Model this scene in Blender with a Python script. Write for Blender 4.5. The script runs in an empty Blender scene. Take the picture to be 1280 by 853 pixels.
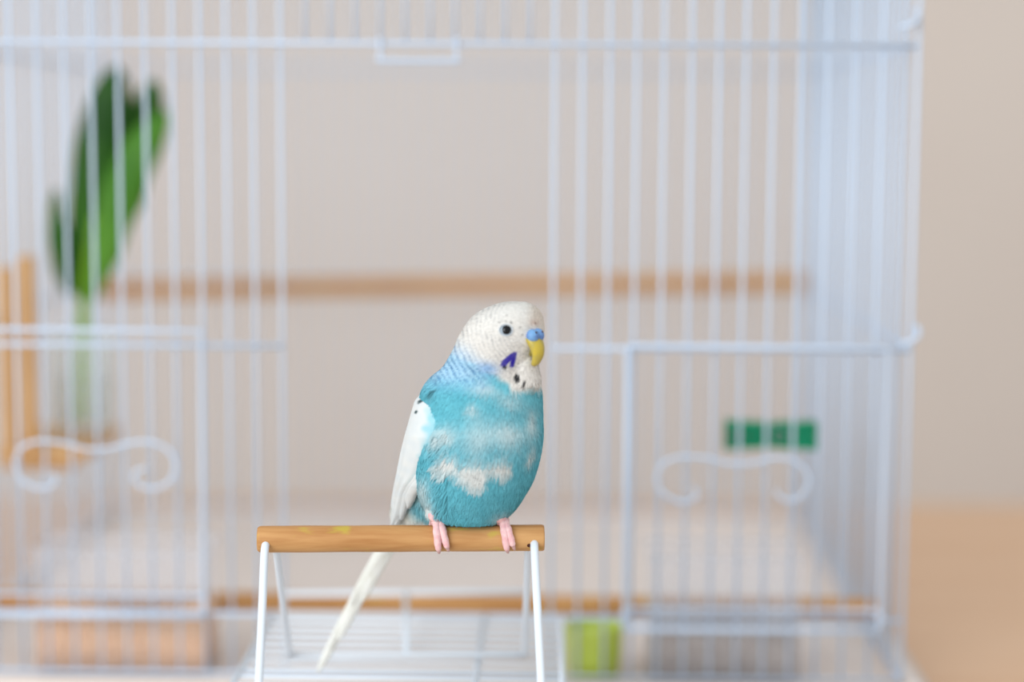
import bpy, bmesh, math, random
import numpy as np
from mathutils import Vector, Matrix
from mathutils.bvhtree import BVHTree

random.seed(7); rng = np.random.default_rng(7)
S = bpy.context.scene
C = S.collection

# ------------------------------------------------------------------ camera, world, lights, exposure
FPX = 2400.0; PITCH = 6.35; ROLL = 0.3; YAW = 1.19
CAM = Vector((0.0, -0.857, 0.324))
RM = Matrix.Rotation(math.radians(YAW), 3, 'Z') @ Matrix.Rotation(math.radians(90 - PITCH), 3, 'X') @ Matrix.Rotation(math.radians(ROLL), 3, 'Z')
cd = bpy.data.cameras.new('camera'); cam = bpy.data.objects.new('camera', cd); C.objects.link(cam)
cam.matrix_world = Matrix.Translation(CAM) @ RM.to_4x4()
cd.sensor_width = 36.0; cd.sensor_fit = 'HORIZONTAL'; cd.lens = FPX * 36.0 / 1280.0
cd.clip_start = 0.01; cd.clip_end = 50
cd.dof.use_dof = True; cd.dof.focus_distance = 0.868; cd.dof.aperture_fstop = 2.15
S.camera = cam

w = bpy.data.worlds.new('world'); S.world = w; w.use_nodes = True
bg = w.node_tree.nodes['Background']; bg.inputs[0].default_value = (0.93, 0.97, 1.0, 1); bg.inputs[1].default_value = 0.69

def area(name, loc, target, sx, sy, power, col):
    d = bpy.data.lights.new(name, 'AREA'); d.shape = 'RECTANGLE'; d.size = sx; d.size_y = sy
    d.energy = power; d.color = col
    o = bpy.data.objects.new(name, d); C.objects.link(o); o.location = loc
    o.rotation_euler = (Vector(target) - Vector(loc)).to_track_quat('-Z', 'Y').to_euler()
    return o
area('window_left_offscreen', (-1.6, -2.2, 1.25), (0.1, 0.3, 0.12), 1.9, 1.6, 54, (0.94, 0.975, 1.0))

vs = S.view_settings
vs.view_transform = 'Standard'; vs.look = 'None'; vs.gamma = 1.0; vs.use_curve_mapping = False
vs.exposure = 0.38

# ------------------------------------------------------------------ helpers
def P(px, py, Y):
    """point on the plane y = Y seen at photo pixel (px, py)"""
    d = RM @ Vector(((px - 640) / FPX, -(py - 426.5) / FPX, -1.0))
    return CAM + d * ((Y - CAM.y) / d.y)
def PZ(px, py, Z):
    d = RM @ Vector(((px - 640) / FPX, -(py - 426.5) / FPX, -1.0))
    return CAM + d * ((Z - CAM.z) / d.z)
RMn = np.array(RM); CAMn = np.array(CAM)
def proj(p):
    q = (np.asarray(p) - CAMn) @ RMn
    return 640 + FPX * q[:, 0] / -q[:, 2], 426.5 - FPX * q[:, 1] / -q[:, 2]

def lin(r, g, b):
    f = lambda c: (c / 255 / 12.92) if c / 255 <= 0.04045 else ((c / 255 + 0.055) / 1.055) ** 2.4
    return (f(r), f(g), f(b))

def mat(name, col, rough=0.6, spec=0.3, noise=None, bump=None, alpha=None, trans=None, metal=0.0, attr=None, sheen=0, sub=0):
    m = bpy.data.materials.new(name); m.use_nodes = True
    nt = m.node_tree; b = nt.nodes['Principled BSDF']
    b.inputs['Base Color'].default_value = (*col, 1); b.inputs['Roughness'].default_value = rough
    b.inputs['Specular IOR Level'].default_value = spec; b.inputs['Metallic'].default_value = metal
    tc = nt.nodes.new('ShaderNodeTexCoord')
    def nz(scale3, sc, det):
        mp = nt.nodes.new('ShaderNodeMapping'); mp.inputs['Scale'].default_value = scale3
        nt.links.new(tc.outputs['Object'], mp.inputs[0])
        n = nt.nodes.new('ShaderNodeTexNoise'); n.inputs['Scale'].default_value = sc; n.inputs['Detail'].default_value = det
        nt.links.new(mp.outputs[0], n.inputs['Vector']); return n
    if noise:
        s3, sc, col2, lo, hi = noise
        n = nz(s3, sc, 5); r = nt.nodes.new('ShaderNodeValToRGB')
        r.color_ramp.elements[0].position = lo; r.color_ramp.elements[0].color = (*col, 1)
        r.color_ramp.elements[1].position = hi; r.color_ramp.elements[1].color = (*col2, 1)
        nt.links.new(n.outputs['Fac'], r.inputs[0]); nt.links.new(r.outputs[0], b.inputs['Base Color'])
    if attr:
        a = nt.nodes.new('ShaderNodeAttribute'); a.attribute_name = attr
        nt.links.new(a.outputs['Color'], b.inputs['Base Color'])
    if bump:
        s3, sc, st, dist = bump
        n = nz(s3, sc, 4); bp = nt.nodes.new('ShaderNodeBump'); bp.inputs['Strength'].default_value = st; bp.inputs['Distance'].default_value = dist
        nt.links.new(n.outputs['Fac'], bp.inputs['Height']); nt.links.new(bp.outputs[0], b.inputs['Normal'])
    if alpha is not None: b.inputs['Alpha'].default_value = alpha
    if trans is not None: b.inputs['Transmission Weight'].default_value = trans
    if sheen: b.inputs['Sheen Weight'].default_value = sheen
    if sub:
        b.inputs['Subsurface Weight'].default_value = sub; b.inputs['Subsurface Radius'].default_value = (0.002, 0.001, 0.0008); b.inputs['Subsurface Scale'].default_value = 1.0
    return m

M = {}
M['wire'] = mat('wire_enamel', lin(195, 210, 229), 0.35, 0.4, bump=((1, 1, 1), 60, 0.05, 0.001))
M['stand_lit_door_wire'] = mat('stand_lit_door_enamel', lin(220, 228, 236), 0.32, 0.5, bump=((1, 1, 1), 90, 0.06, 0.001))  # the stand's own enamel; on the landing door it paints in top light
M['tray'] = mat('tray_plastic', lin(228, 216, 208), 0.45, 0.3, noise=((1, 1, 1), 6, lin(222, 208, 198), 0.35, 0.7))
M['mat'] = mat('mat_cloth', lin(214, 206, 201), 0.85, 0.1, noise=((1, 1, 1), 40, lin(206, 197, 191), 0.3, 0.7), bump=((1, 1, 1), 700, .2, .0005))
M['wall'] = mat('wall_plaster', lin(222, 214, 206), 0.9, 0.1, noise=((1, 1, 1), 1.2, lin(218, 208, 199), 0.3, 0.7), bump=((1, 1, 1), 90, 0.1, 0.002))
M['floor'] = mat('floor_boards', lin(190, 150, 112), 0.5, 0.3, noise=((8, .6, 1), 3, lin(170, 128, 90), 0.3, 0.7))
M['table'] = mat('table_wood', lin(218, 182, 150), 0.5, 0.3, noise=((1, 9, 4), 5, lin(210, 170, 136), 0.3, 0.7), bump=((1, 14, 4), 12, 0.12, 0.001))
M['perch'] = mat('perch_wood', lin(200, 152, 98), 0.6, 0.25, noise=((9, 110, 110), 2.2, lin(172, 120, 70), 0.34, 0.66), bump=((14, 160, 160), 3, 0.25, 0.0006))
M['rack'] = mat('rack_wood', lin(214, 172, 122), 0.6, 0.2, noise=((12, 12, 2), 6, lin(196, 150, 100), 0.3, 0.7))
M['clear'] = mat('clear_plastic', lin(226, 226, 232), 0.2, 0.5, alpha=0.13)
M['seed_warm'] = mat('seed_warm', lin(240, 192, 144), 0.8, 0.1, noise=((1, 1, 1), 260, lin(226, 170, 118), 0.35, 0.65), bump=((1, 1, 1), 300, 0.8, 0.002))
M['seed_grey'] = mat('seed_grey', lin(188, 174, 164), 0.8, 0.1, noise=((1, 1, 1), 260, lin(158, 142, 130), 0.35, 0.65), bump=((1, 1, 1), 300, 0.8, 0.002))
M['lime'] = mat('lime_plastic', lin(196, 212, 92), 0.35, 0.4, noise=((1, 1, 1), 20, lin(184, 202, 80), 0.3, 0.7))
M['green'] = mat('green_plastic', lin(0, 134, 94), 0.35, 0.3, noise=((1, 1, 1), 30, lin(0, 118, 80), 0.3, 0.7))
M['steel'] = mat('steel', lin(170, 172, 175), 0.3, 0.5, metal=1.0)
M['glass'] = mat('glass', lin(236, 242, 242), 0.05, 0.5, alpha=0.22)
M['glass'].node_tree.nodes['Principled BSDF'].inputs['IOR'].default_value = 1.45
M['water'] = mat('water', lin(226, 234, 226), 0.03, 0.4, alpha=0.18)
M['water'].node_tree.nodes['Principled BSDF'].inputs['IOR'].default_value = 1.33
M['leaf'] = mat('leaf', lin(50, 102, 16), 0.5, 0.2, noise=((1, 1, .35), 40, lin(26, 70, 12), 0.35, 0.65), bump=((1, 1, .3), 60, 0.3, 0.002))
M['leaf2'] = mat('leaf_light', lin(96, 150, 50), 0.5, 0.2, noise=((1, 1, .35), 40, lin(58, 112, 26), 0.35, 0.65))
M['stem'] = mat('stem', lin(142, 192, 34), 0.4, 0.3, noise=((30, 30, 3), 8, lin(116, 172, 24), 0.3, 0.7))
M['plume'] = mat('plumage', (1, 1, 1), 0.85, 0.08, attr='Col')
M['feather'] = mat('wing_feather', lin(240, 241, 238), 0.7, 0.12, attr='Col', bump=((60, 60, 8), 30, 0.12, 0.0005))
M['tailf'] = mat('tail_feather', lin(241, 241, 236), 0.7, 0.12, noise=((50, 50, 6), 12, lin(234, 234, 224), 0.3, 0.7))
M['pink'] = mat('pink_skin', lin(238, 196, 194), 0.55, 0.25, noise=((1, 1, 1), 420, lin(226, 172, 174), 0.4, 0.7), bump=((1, 1, 1), 900, 0.5, 0.0004), sub=0.15)
M['claw'] = mat('claw', lin(196, 158, 152), 0.4, 0.3)
M['cere'] = mat('cere', lin(112, 158, 204), 0.5, 0.3, noise=((1, 1, 1), 420, lin(92, 118, 182), 0.4, 0.7), bump=((1, 1, 1), 600, 0.4, 0.0004))
M['beak'] = mat('beak', lin(194, 172, 62), 0.35, 0.4, noise=((1, 1, .5), 260, lin(146, 142, 96), 0.42, 0.75))
M['nostril'] = mat('nostril', lin(70, 38, 30), 0.8, 0.1)
M['iris'] = mat('iris', lin(176, 190, 202), 0.3, 0.4, noise=((1, 1, 1), 500, lin(140, 156, 168), 0.35, 0.7))
M['pupil'] = mat('pupil', lin(8, 8, 10), 0.18, 0.3)
M['eyering'] = mat('eye_ring', lin(196, 202, 206), 0.7, 0.1)

def stain(m, col, sc, lo, hi):
    nt = m.node_tree; b = nt.nodes['Principled BSDF']; src = b.inputs['Base Color'].links[0].from_socket
    tc = nt.nodes.new('ShaderNodeTexCoord'); mp = nt.nodes.new('ShaderNodeMapping'); mp.inputs['Scale'].default_value = (1, 2.2, 2.2)
    n = nt.nodes.new('ShaderNodeTexNoise'); n.inputs['Scale'].default_value = sc; n.inputs['Detail'].default_value = 3
    mr = nt.nodes.new('ShaderNodeMapRange'); mr.inputs[1].default_value = lo; mr.inputs[2].default_value = hi; mr.inputs[4].default_value = .75
    mx = nt.nodes.new('ShaderNodeMix'); mx.data_type = 'RGBA'; mx.inputs[7].default_value = (*col, 1)
    nt.links.new(tc.outputs['Object'], mp.inputs[0]); nt.links.new(mp.outputs[0], n.inputs['Vector']); nt.links.new(n.outputs['Fac'], mr.inputs[0])
    nt.links.new(mr.outputs[0], mx.inputs[0]); nt.links.new(src, mx.inputs[6]); nt.links.new(mx.outputs[2], b.inputs['Base Color'])
stain(M['perch'], lin(188, 170, 66), 62, .62, .74)

def mesh_obj(name, me, m, parent=None, smooth=True):
    if m is not None and not me.materials: me.materials.append(m)
    if smooth:
        me.polygons.foreach_set('use_smooth', [True] * len(me.polygons))
    o = bpy.data.objects.new(name, me); C.objects.link(o)
    if parent is not None:
        o.parent = parent
        o.matrix_parent_inverse = Matrix.Translation(-parent.location) if parent.type == 'EMPTY' else Matrix()
    return o
def pyd(name, v, f, m, parent=None, smooth=True):
    me = bpy.data.meshes.new(name); me.from_pydata([tuple(x) for x in v], [], f); me.update()
    return mesh_obj(name, me, m, parent, smooth)
def thing(name, loc, label, cat, group=None):
    o = bpy.data.objects.new(name, None); C.objects.link(o); o.location = loc; o.empty_display_size = 0.02
    o['label'] = label; o['category'] = cat
    if group: o['group'] = group
    return o
def tag(o, label, cat, group=None):
    o['label'] = label; o['category'] = cat
    if group: o['group'] = group
    return o

def tube_data(pts, r, n=8, caps=True):
    pts = [Vector(p) for p in pts]; k = len(pts)
    rs = r if hasattr(r, '__len__') else [r] * k
    v = []; f = []
    t0 = (pts[1] - pts[0]).normalized()
    up = Vector((0, 0, 1)) if abs(t0.z) < 0.9 else Vector((0, 1, 0))
    nrm = t0.cross(up).normalized()
    for i in range(k):
        if i == 0: t = pts[1] - pts[0]
        elif i == k - 1: t = pts[-1] - pts[-2]
        else: t = pts[i + 1] - pts[i - 1]
        t.normalize()
        nrm = (nrm - t * nrm.dot(t)).normalized(); b = t.cross(nrm)
        for j in range(n):
            a = 2 * math.pi * j / n
            v.append(pts[i] + (nrm * math.cos(a) + b * math.sin(a)) * rs[i])
    for i in range(k - 1):
        for j in range(n):
            f.append((i * n + j, i * n + (j + 1) % n, (i + 1) * n + (j + 1) % n, (i + 1) * n + j))
    if caps:
        f.append(tuple(reversed(range(n)))); f.append(tuple(range((k - 1) * n, k * n)))
    return v, f
def merge(parts):
    V = []; F = []
    for v, f in parts:
        o = len(V); V += list(v); F += [tuple(i + o for i in q) for q in f]
    return V, F
def tube(name, pts, r, m, parent=None, n=8):
    v, f = tube_data(pts, r, n); return pyd(name, v, f, m, parent)
def tubes(name, lst, r, m, parent=None, n=8):
    v, f = merge([tube_data(p, r, n) for p in lst]); return pyd(name, v, f, m, parent)
def box_data(x0, x1, y0, y1, z0, z1):
    v = [(x, y, z) for x in (x0, x1) for y in (y0, y1) for z in (z0, z1)]
    return v, [(0, 1, 3, 2), (4, 6, 7, 5), (0, 4, 5, 1), (2, 3, 7, 6), (0, 2, 6, 4), (1, 5, 7, 3)]
def bevel(o, wd, seg=3):
    md = o.modifiers.new('bevel', 'BEVEL'); md.width = wd; md.segments = seg; md.limit_method = 'ANGLE'
    return o
def box(name, x0, x1, y0, y1, z0, z1, m, parent=None, bv=0.0):
    v, f = box_data(x0, x1, y0, y1, z0, z1); o = pyd(name, v, f, m, parent, smooth=False)
    if bv: bevel(o, bv)
    return o
def lathe_data(c, prof, n=32):
    c = Vector(c); v = []; f = []
    for r, z in prof:
        for j in range(n):
            a = 2 * math.pi * j / n; v.append(c + Vector((r * math.cos(a), r * math.sin(a), z)))
    for i in range(len(prof) - 1):
        for j in range(n):
            f.append((i * n + j, i * n + (j + 1) % n, (i + 1) * n + (j + 1) % n, (i + 1) * n + j))
    f.append(tuple(reversed(range(n)))); f.append(tuple(range((len(prof) - 1) * n, len(prof) * n)))
    return v, f
def arc(c, r, a0, a1, n, ax, ay):
    return [Vector(c) + ax * (r * math.cos(a0 + (a1 - a0) * i / n)) + ay * (r * math.sin(a0 + (a1 - a0) * i / n)) for i in range(n + 1)]
def smooth_path(pts, sub=6):
    pts = [Vector(p) for p in pts]; out = []
    for i in range(len(pts) - 1):
        p0 = pts[max(i - 1, 0)]; p1 = pts[i]; p2 = pts[i + 1]; p3 = pts[min(i + 2, len(pts) - 1)]
        for k in range(sub):
            t = k / sub
            out.append(0.5 * ((2 * p1) + (p2 - p0) * t + (2 * p0 - 5 * p1 + 4 * p2 - p3) * t * t + (3 * p1 - p0 - 3 * p2 + p3) * t ** 3))
    out.append(pts[-1]); return out

# ------------------------------------------------------------------ the setting
WALLY = 2.3
o = box('wall_back', -6, 6, WALLY, WALLY + 0.12, -0.72, 2.6, M['wall']); o['kind'] = 'structure'
o['label'] = 'plain beige plaster wall behind the table'
o = box('floor', -6, 6, -3.0, WALLY + 0.12, -0.80, -0.72, M['floor']); o['kind'] = 'structure'
o['label'] = 'brown wooden floor under the table'
tb = thing('table', (0, 0.5, -0.72), 'tan wooden table the birdcage stands on', 'table')
box('tabletop', -0.95, 0.95, -0.40, 0.80, -0.03, 0.0, M['table'], tb, 0.004)
for sx in (-0.86, 0.86):
    for sy in (-0.32, 0.72):
        box('leg', sx - 0.03, sx + 0.03, sy - 0.03, sy + 0.03, -0.72, -0.031, M['table'], tb, 0.004)

# ------------------------------------------------------------------ birdcage
YF = 0.208; YB = 0.682
cl = P(-105, 426, YF).x; cr = P(1138, 426, YF).x
ZR = 0.0134                                     # bottom rail, on the tray rim
ZT = P(640, 55, YF).z                          # upper rail
ZM = P(640, 435, YF).z                         # middle rail
ZTOP = 0.465
ZH = P(520, 770, YF).z                         # hinge of the folded-down door
cage = thing('birdcage', ((cl + cr) / 2, (YF + YB) / 2, 0), 'white wire birdcage with its wide front door folded down', 'birdcage')
RB = 0.00102; RR = 0.0013
cyl = {}
def bar_mesh(L, r, m):
    key = (round(L, 4), r)
    if key not in cyl:
        v, f = tube_data([(0, 0, 0), (0, 0, L)], r, 8)
        me = bpy.data.meshes.new('bar'); me.from_pydata([tuple(x) for x in v], [], f); me.update()
        me.materials.append(m); me.polygons.foreach_set('use_smooth', [len(p.vertices) == 4 for p in me.polygons])
        cyl[key] = me
    return cyl[key]
def bar(parent, p, d, L, r=RB, m=None):
    """straight wire from p along axis d ('x','y','z')"""
    o = bpy.data.objects.new('bar', bar_mesh(L, r, m or M['wire'])); C.objects.link(o)
    rot = {'z': Matrix(), 'x': Matrix.Rotation(math.pi / 2, 4, 'Y'), 'y': Matrix.Rotation(-math.pi / 2, 4, 'X')}[d]
    o.parent = parent
    o.matrix_basis = Matrix.Translation(p) @ rot
    return o
def panel(name, lst, r=RR):
    return tubes(name, lst, r, M['wire'], cage)

yb = YF + RB + RR                              # bars sit behind the rails
xo0 = P(349, 52, YF).x; xo1 = P(694, 52, YF).x # the door opening
fp = panel('front_panel', [
    [(cl, YF, ZR), (cl, YF, ZTOP), (cr, YF, ZTOP), (cr, YF, ZR), (cl, YF, ZR)],
    [(cl, YF, ZT), (cr, YF, ZT)],
    [(cl, YF, ZM), (xo0, YF, ZM)], [(xo1, YF, ZM), (cr, YF, ZM)],
    [(cl, YF, ZH), (cr, YF, ZH)]])
xs_side = []
x = 349.0
while x > -95: xs_side.append(P(x, 52, YF).x); x -= 33.9
x = 694.0
while x < 1120: xs_side.append(P(x, 52, YF).x); x += 34.3
for X in xs_side: bar(fp, (X, yb, ZR), 'z', ZTOP - ZR)
for k in range(1, 11): bar(fp, (P(349 + 31.4 * k, 52, YF).x, yb, ZT), 'z', ZTOP - ZT)
n = 58
bp_ = panel('back_panel', [[(cl, YB, ZR), (cl, YB, ZTOP), (cr, YB, ZTOP), (cr, YB, ZR), (cl, YB, ZR)],
    [(cl, YB, ZT), (cr, YB, ZT)], [(cl, YB, ZM), (cr, YB, ZM)]])
for k in range(1, n): bar(bp_, (cl + (cr - cl) * k / n, YB - yb + YF, ZR), 'z', ZTOP - ZR)
for X, s in ((cl, 1), (cr, -1)):
    sp = panel('side_panel', [[(X, YF, ZR), (X, YF, ZTOP)], [(X, YB, ZR), (X, YB, ZTOP)], [(X, YF, ZTOP), (X, YB, ZTOP)],
        [(X, YF, ZR), (X, YB, ZR)], [(X, YF, ZT), (X, YB, ZT)], [(X, YF, ZM), (X, YB, ZM)]])
    for k in range(1, 28): bar(sp, (X + s * (RB + RR), YF + (YB - YF) * k / 28, ZR), 'z', ZTOP - ZR)
rp = panel('roof_panel', [[(cl, YF + (YB - YF) * t, ZTOP), (cr, YF + (YB - YF) * t, ZTOP)] for t in (0.33, 0.67)])
for k in range(1, n): bar(rp, (cl + (cr - cl) * k / n, YF, ZTOP + RB + RR), 'y', YB - YF)
# corner clips on the right-hand post
for py in (22, 418):
    c = P(1140, py, YF - 0.003)
    tube('corner_clip', smooth_path([c + Vector((-0.006, 0.0, -0.005)), c + Vector((-0.002, -0.003, -0.0045)), c + Vector((0.0025, -0.002, -0.001)),
         c + Vector((0.0040, 0.002, 0.002)), c + Vector((0.003, 0.005, 0.004))]), 0.0015, M['wire'], cage)
# small catch hanging from the upper rail
a = P(475, 50, YF - 0.003); b = P(571, 76, YF - 0.003)
tube('door_catch', smooth_path([(a.x, a.y + .003, ZT + 0.002), (a.x, a.y, a.z), (a.x, a.y, b.z + 0.001), (a.x + 0.001, a.y, b.z), (b.x - 0.001, a.y, b.z),
     (b.x, a.y, b.z + 0.001), (b.x, a.y, a.z), (b.x, a.y + .003, ZT + 0.002)], 4), 0.0012, M['wire'], cage)
# feeder doors with their scrolls
YD = YF - 0.0042
def feeder_door(x0p, x1p, ytop, ybot, scroll):
    a = P(x0p, ytop, YD); b = P(x1p, ybot, YD)
    d = tubes('feeder_door', [[(a.x, YD, a.z), (b.x, YD, a.z), (b.x, YD, b.z), (a.x, YD, b.z), (a.x, YD, a.z)]], 0.0016, M['wire'], cage)
    L = a.z - b.z
    o = tubes('door_sill', [[(a.x, YD, b.z - 0.012), (b.x, YD, b.z - 0.012)], [(a.x, YD, b.z - 0.012), (a.x, YD, b.z)], [(b.x, YD, b.z - 0.012), (b.x, YD, b.z)]], 0.0016, M['wire'], d)
    o.parent = d
    o = tube('scroll', smooth_path([P(px, py, YD - 0.0036) for px, py in scroll], 5), 0.00105, M['wire'], d)
    return d
feeder_door(-30, 255, 412, 745, [(64, 592), (70, 600), (62, 609), (44, 610), (25, 598), (19, 578), (27, 560), (48, 552), (80, 554), (110, 562), (140, 560), (170, 553), (196, 555), (214, 567), (219, 585), (212, 602), (196, 611), (178, 609), (168, 600), (170, 590), (182, 586)])
sh = 802
feeder_door(785, 1100, 433, 764, [(64 + sh, 610), (70 + sh, 618), (62 + sh, 626), (44 + sh, 627), (25 + sh, 615), (19 + sh, 597), (27 + sh, 580), (48 + sh, 572), (80 + sh, 573), (110 + sh, 580), (140 + sh, 579), (165 + sh, 573), (186 + sh, 575), (204 + sh, 587), (209 + sh, 603), (202 + sh, 618), (188 + sh, 626), (174 + sh, 623), (168 + sh, 613)])
# wide door folded down into a landing
YE = YF - (ZT - ZH)
xd0 = P(341, 770, YF).x; xd1 = P(702, 770, YF).x
ld = tubes('landing_door', [[(xd0, YF, ZH), (xd0, YE, ZH), (xd1, YE, ZH), (xd1, YF, ZH), (xd0, YF, ZH)]] +
           [[(P(px, 790, 0.15).x, YF, ZH), (P(px, 790, 0.15).x, YE, ZH)] for px in (601,)], 0.0017, M['stand_lit_door_wire'], cage)  # same paint as the cage, whitened here to carry light from above
k = YF - 0.014
while k > YE + 0.005:
    bar(ld, (xd0, k, ZH), 'x', xd1 - xd0, 0.00105, M['stand_lit_door_wire']); k -= 0.0139  # door bars take the whiter colour too, top light painted in
# tray
mt = tag(box('table_bounce_mat', cl - 0.022, cr + 0.022, -0.30, YB + 0.03, 0.0001, 0.0016, M['mat'], None, .0004), 'thin off-white mat added on the table under the birdcage, partly to bounce light up', 'mat')  # pale edge read as a mat, added partly to bounce light onto the stand
tx0, tx1, ty0, ty1, th = cl - 0.012, cr + 0.012, YF - 0.012, YB + 0.012, 0.0118
tr = box('base_tray', tx0 + .002, tx1 - .002, ty0 + .002, ty1 - .002, 0.0019, 0.005, M['tray'], cage)
tw = 0.009
for nm, q in (('tray_rim', (tx0, tx1, ty0, ty0 + tw)), ('tray_rim', (tx0, tx1, ty1 - tw, ty1)), ('tray_rim', (tx0, tx0 + tw, ty0 + tw, ty1 - tw)), ('tray_rim', (tx1 - tw, tx1, ty0 + tw, ty1 - tw))):
    o = box(nm, *q, 0.0017, th, M['tray'], tr, 0.002); o.parent = tr

# ------------------------------------------------------------------ things in the cage
def rod(name, x0, x1, y, z, r, m, z1=None):
    z1 = z if z1 is None else z1
    ts = [0, .002, .004, .25, .5, .75, .996, .998, 1]
    pts = [(x0 + (x1 - x0) * t, y, z + (z1 - z) * t) for t in ts]
    v, f = tube_data(pts, [r * .8, r * .95, r, r, r, r, r, r * .95, r * .8], 20)
    return pyd(name, v, f, m)
a = P(75, 362, 0.63); b = P(1018, 353, 0.63)
tag(rod('wooden_perch', cl + 0.004, cr - 0.004, 0.63, a.z, 0.0066, M['perch'], b.z), 'long wooden dowel perch running high across the back of the cage', 'perch')
a = P(640, 756, 0.275)
tag(rod('wooden_perch', cl + 0.003, cr - 0.003, 0.275, a.z, 0.006, M['perch']), 'wooden dowel perch running low across the cage just above the tray', 'perch')

def feeder(x0p, x1p, topz, seedm, seedz, label):
    y0, y1 = YF + 0.012, YF + 0.056
    x0 = P(x0p, 760, y0).x; x1 = P(x1p, 760, y0).x; z0 = 0.0052
    t = thing('seed_feeder', ((x0 + x1) / 2, (y0 + y1) / 2, z0), label, 'feeder')
    wt = 0.0018
    v, f = merge([box_data(x0, x1, y0, y1, z0, z0 + wt), box_data(x0, x1, y0, y0 + wt, z0 + wt, topz), box_data(x0, x1, y1 - wt, y1, z0 + wt, topz),
                  box_data(x0, x0 + wt, y0 + wt, y1 - wt, z0 + wt, topz), box_data(x1 - wt, x1, y0 + wt, y1 - wt, z0 + wt, topz)])
    pyd('box', v, f, M['clear'], t, False)
    v, f = merge([box_data(x0 - .002, x1 + .002, y0 - .002, y0, topz - .004, topz), box_data(x0 - .002, x1 + .002, y1, y1 + .002, topz - .004, topz),
                  box_data(x0 - .002, x0, y0, y1, topz - .004, topz), box_data(x1, x1 + .002, y0, y1, topz - .004, topz)])
    pyd('rim', v, f, M['clear'], t, False)
    # heaped seed
    nx, ny = 40, 14; v = []; f = []
    ax0, ax1, ay0, ay1 = x0 + wt + 2e-4, x1 - wt - 2e-4, y0 + wt + 2e-4, y1 - wt - 2e-4
    for j in range(ny):
        for i in range(nx):
            u, q = i / (nx - 1), j / (ny - 1)
            v.append((ax0 + (ax1 - ax0) * u, ay0 + (ay1 - ay0) * q, seedz + 0.004 * math.sin(u * 5 + q * 2) + random.uniform(-.0006, .0006)))
    for j in range(ny):
        for i in range(nx):
            v.append((v[j * nx + i][0], v[j * nx + i][1], z0 + wt + 1e-4))
    for j in range(ny - 1):
        for i in range(nx - 1):
            q = j * nx + i; f.append((q, q + 1, q + nx + 1, q + nx)); q += nx * ny; f.append((q, q + nx, q + nx + 1, q + 1))
    N = nx * ny
    ring = [i for i in range(nx)] + [j * nx + nx - 1 for j in range(1, ny)] + [(ny - 1) * nx + i for i in range(nx - 2, -1, -1)] + [j * nx for j in range(ny - 2, 0, -1)]
    for i in range(len(ring)):
        p, q = ring[i], ring[(i + 1) % len(ring)]; f.append((p, p + N, q + N, q))
    o = pyd('seed', v, f, seedm, t); o['kind'] = 'stuff'
    return t
feeder(40, 258, 0.082, M['seed_warm'], 0.040, 'clear plastic feeder holding orange tan seed behind a scrolled cage door')
feeder(812, 1004, 0.082, M['seed_grey'], 0.040, 'clear plastic feeder holding grey brown seed behind a scrolled cage door')

# lime cup
y = 0.2308; a = P(706, 780, y); b = P(779, 780, y); r = (b.x - a.x) / 2; H = a.z - 0.0052
t = thing('lime_cup', ((a.x + b.x) / 2, y, 0.0052), 'small lime green plastic cup with rounded rim on the cage tray', 'cup')
v, f = lathe_data(t.location, [(r * .78, 0), (r * .86, .001), (r * .95, H * .5), (r * .98, H * .85), (r, H * .93), (r * .98, H * .98), (r * .93, H), (r * .88, H * .97), (r * .84, H * .5), (r * .74, .003)])
pyd('cup', v, f, M['lime'], t)
v, f = lathe_data(Vector(t.location) + Vector((0, 0, .0031)), [(r * .70, 0), (r * .80, H * .45), (r * .83, H * .7), (r * .5, H * .80), (r * .02, H * .84)])
pyd('filling', v, f, M['lime'], t)

# green clip on the back of the cage
y = YF + 0.050; a = P(906, 543, y); b = P(1021, 545, y)
t = thing('green_clip', ((a.x + b.x) / 2, y, a.z), 'green plastic clip fixed behind the front wires of the cage', 'clip')
L = b.x - a.x; zc = a.z
for s in (1, -1):
    v = []; f = []
    st = [(0, .0078), (.04, .0084), (.35, .0076), (.55, .0070), (.62, .0078), (.8, .0078), (.95, .0084), (1, .0078)]
    for u, h in st:
        X = a.x + L * u; gap = 0.0002 + 0.0012 * max(0, .5 - u)
        for yy, zz in ((-.006, gap), (.006, gap), (.006, h), (-.006, h)): v.append((X, y + yy, zc + s * zz))
    for i in range(len(st) - 1):
        for j in range(4): f.append((i * 4 + j, i * 4 + (j + 1) % 4, i * 4 + 4 + (j + 1) % 4, i * 4 + 4 + j))
    f.append((0, 1, 2, 3)); f.append(tuple(range(len(v) - 4, len(v))))
    bevel(pyd('jaw', v, f, M['green'], t, False), .0012, 2)
tube('hook', [(a.x + L * .42, y - .006, zc + .0065), (a.x + L * .42, YF + .0052, zc + .0065)], .0012, M['green'], t)
sp_ = Vector((a.x + L * .58, y, zc))
tube('spring', [sp_ + Vector((.0035 * math.cos(i * .6), -.008 + .016 * i / 60, .0035 * math.sin(i * .6))) for i in range(61)], .0006, M['steel'], t, 6)

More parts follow.
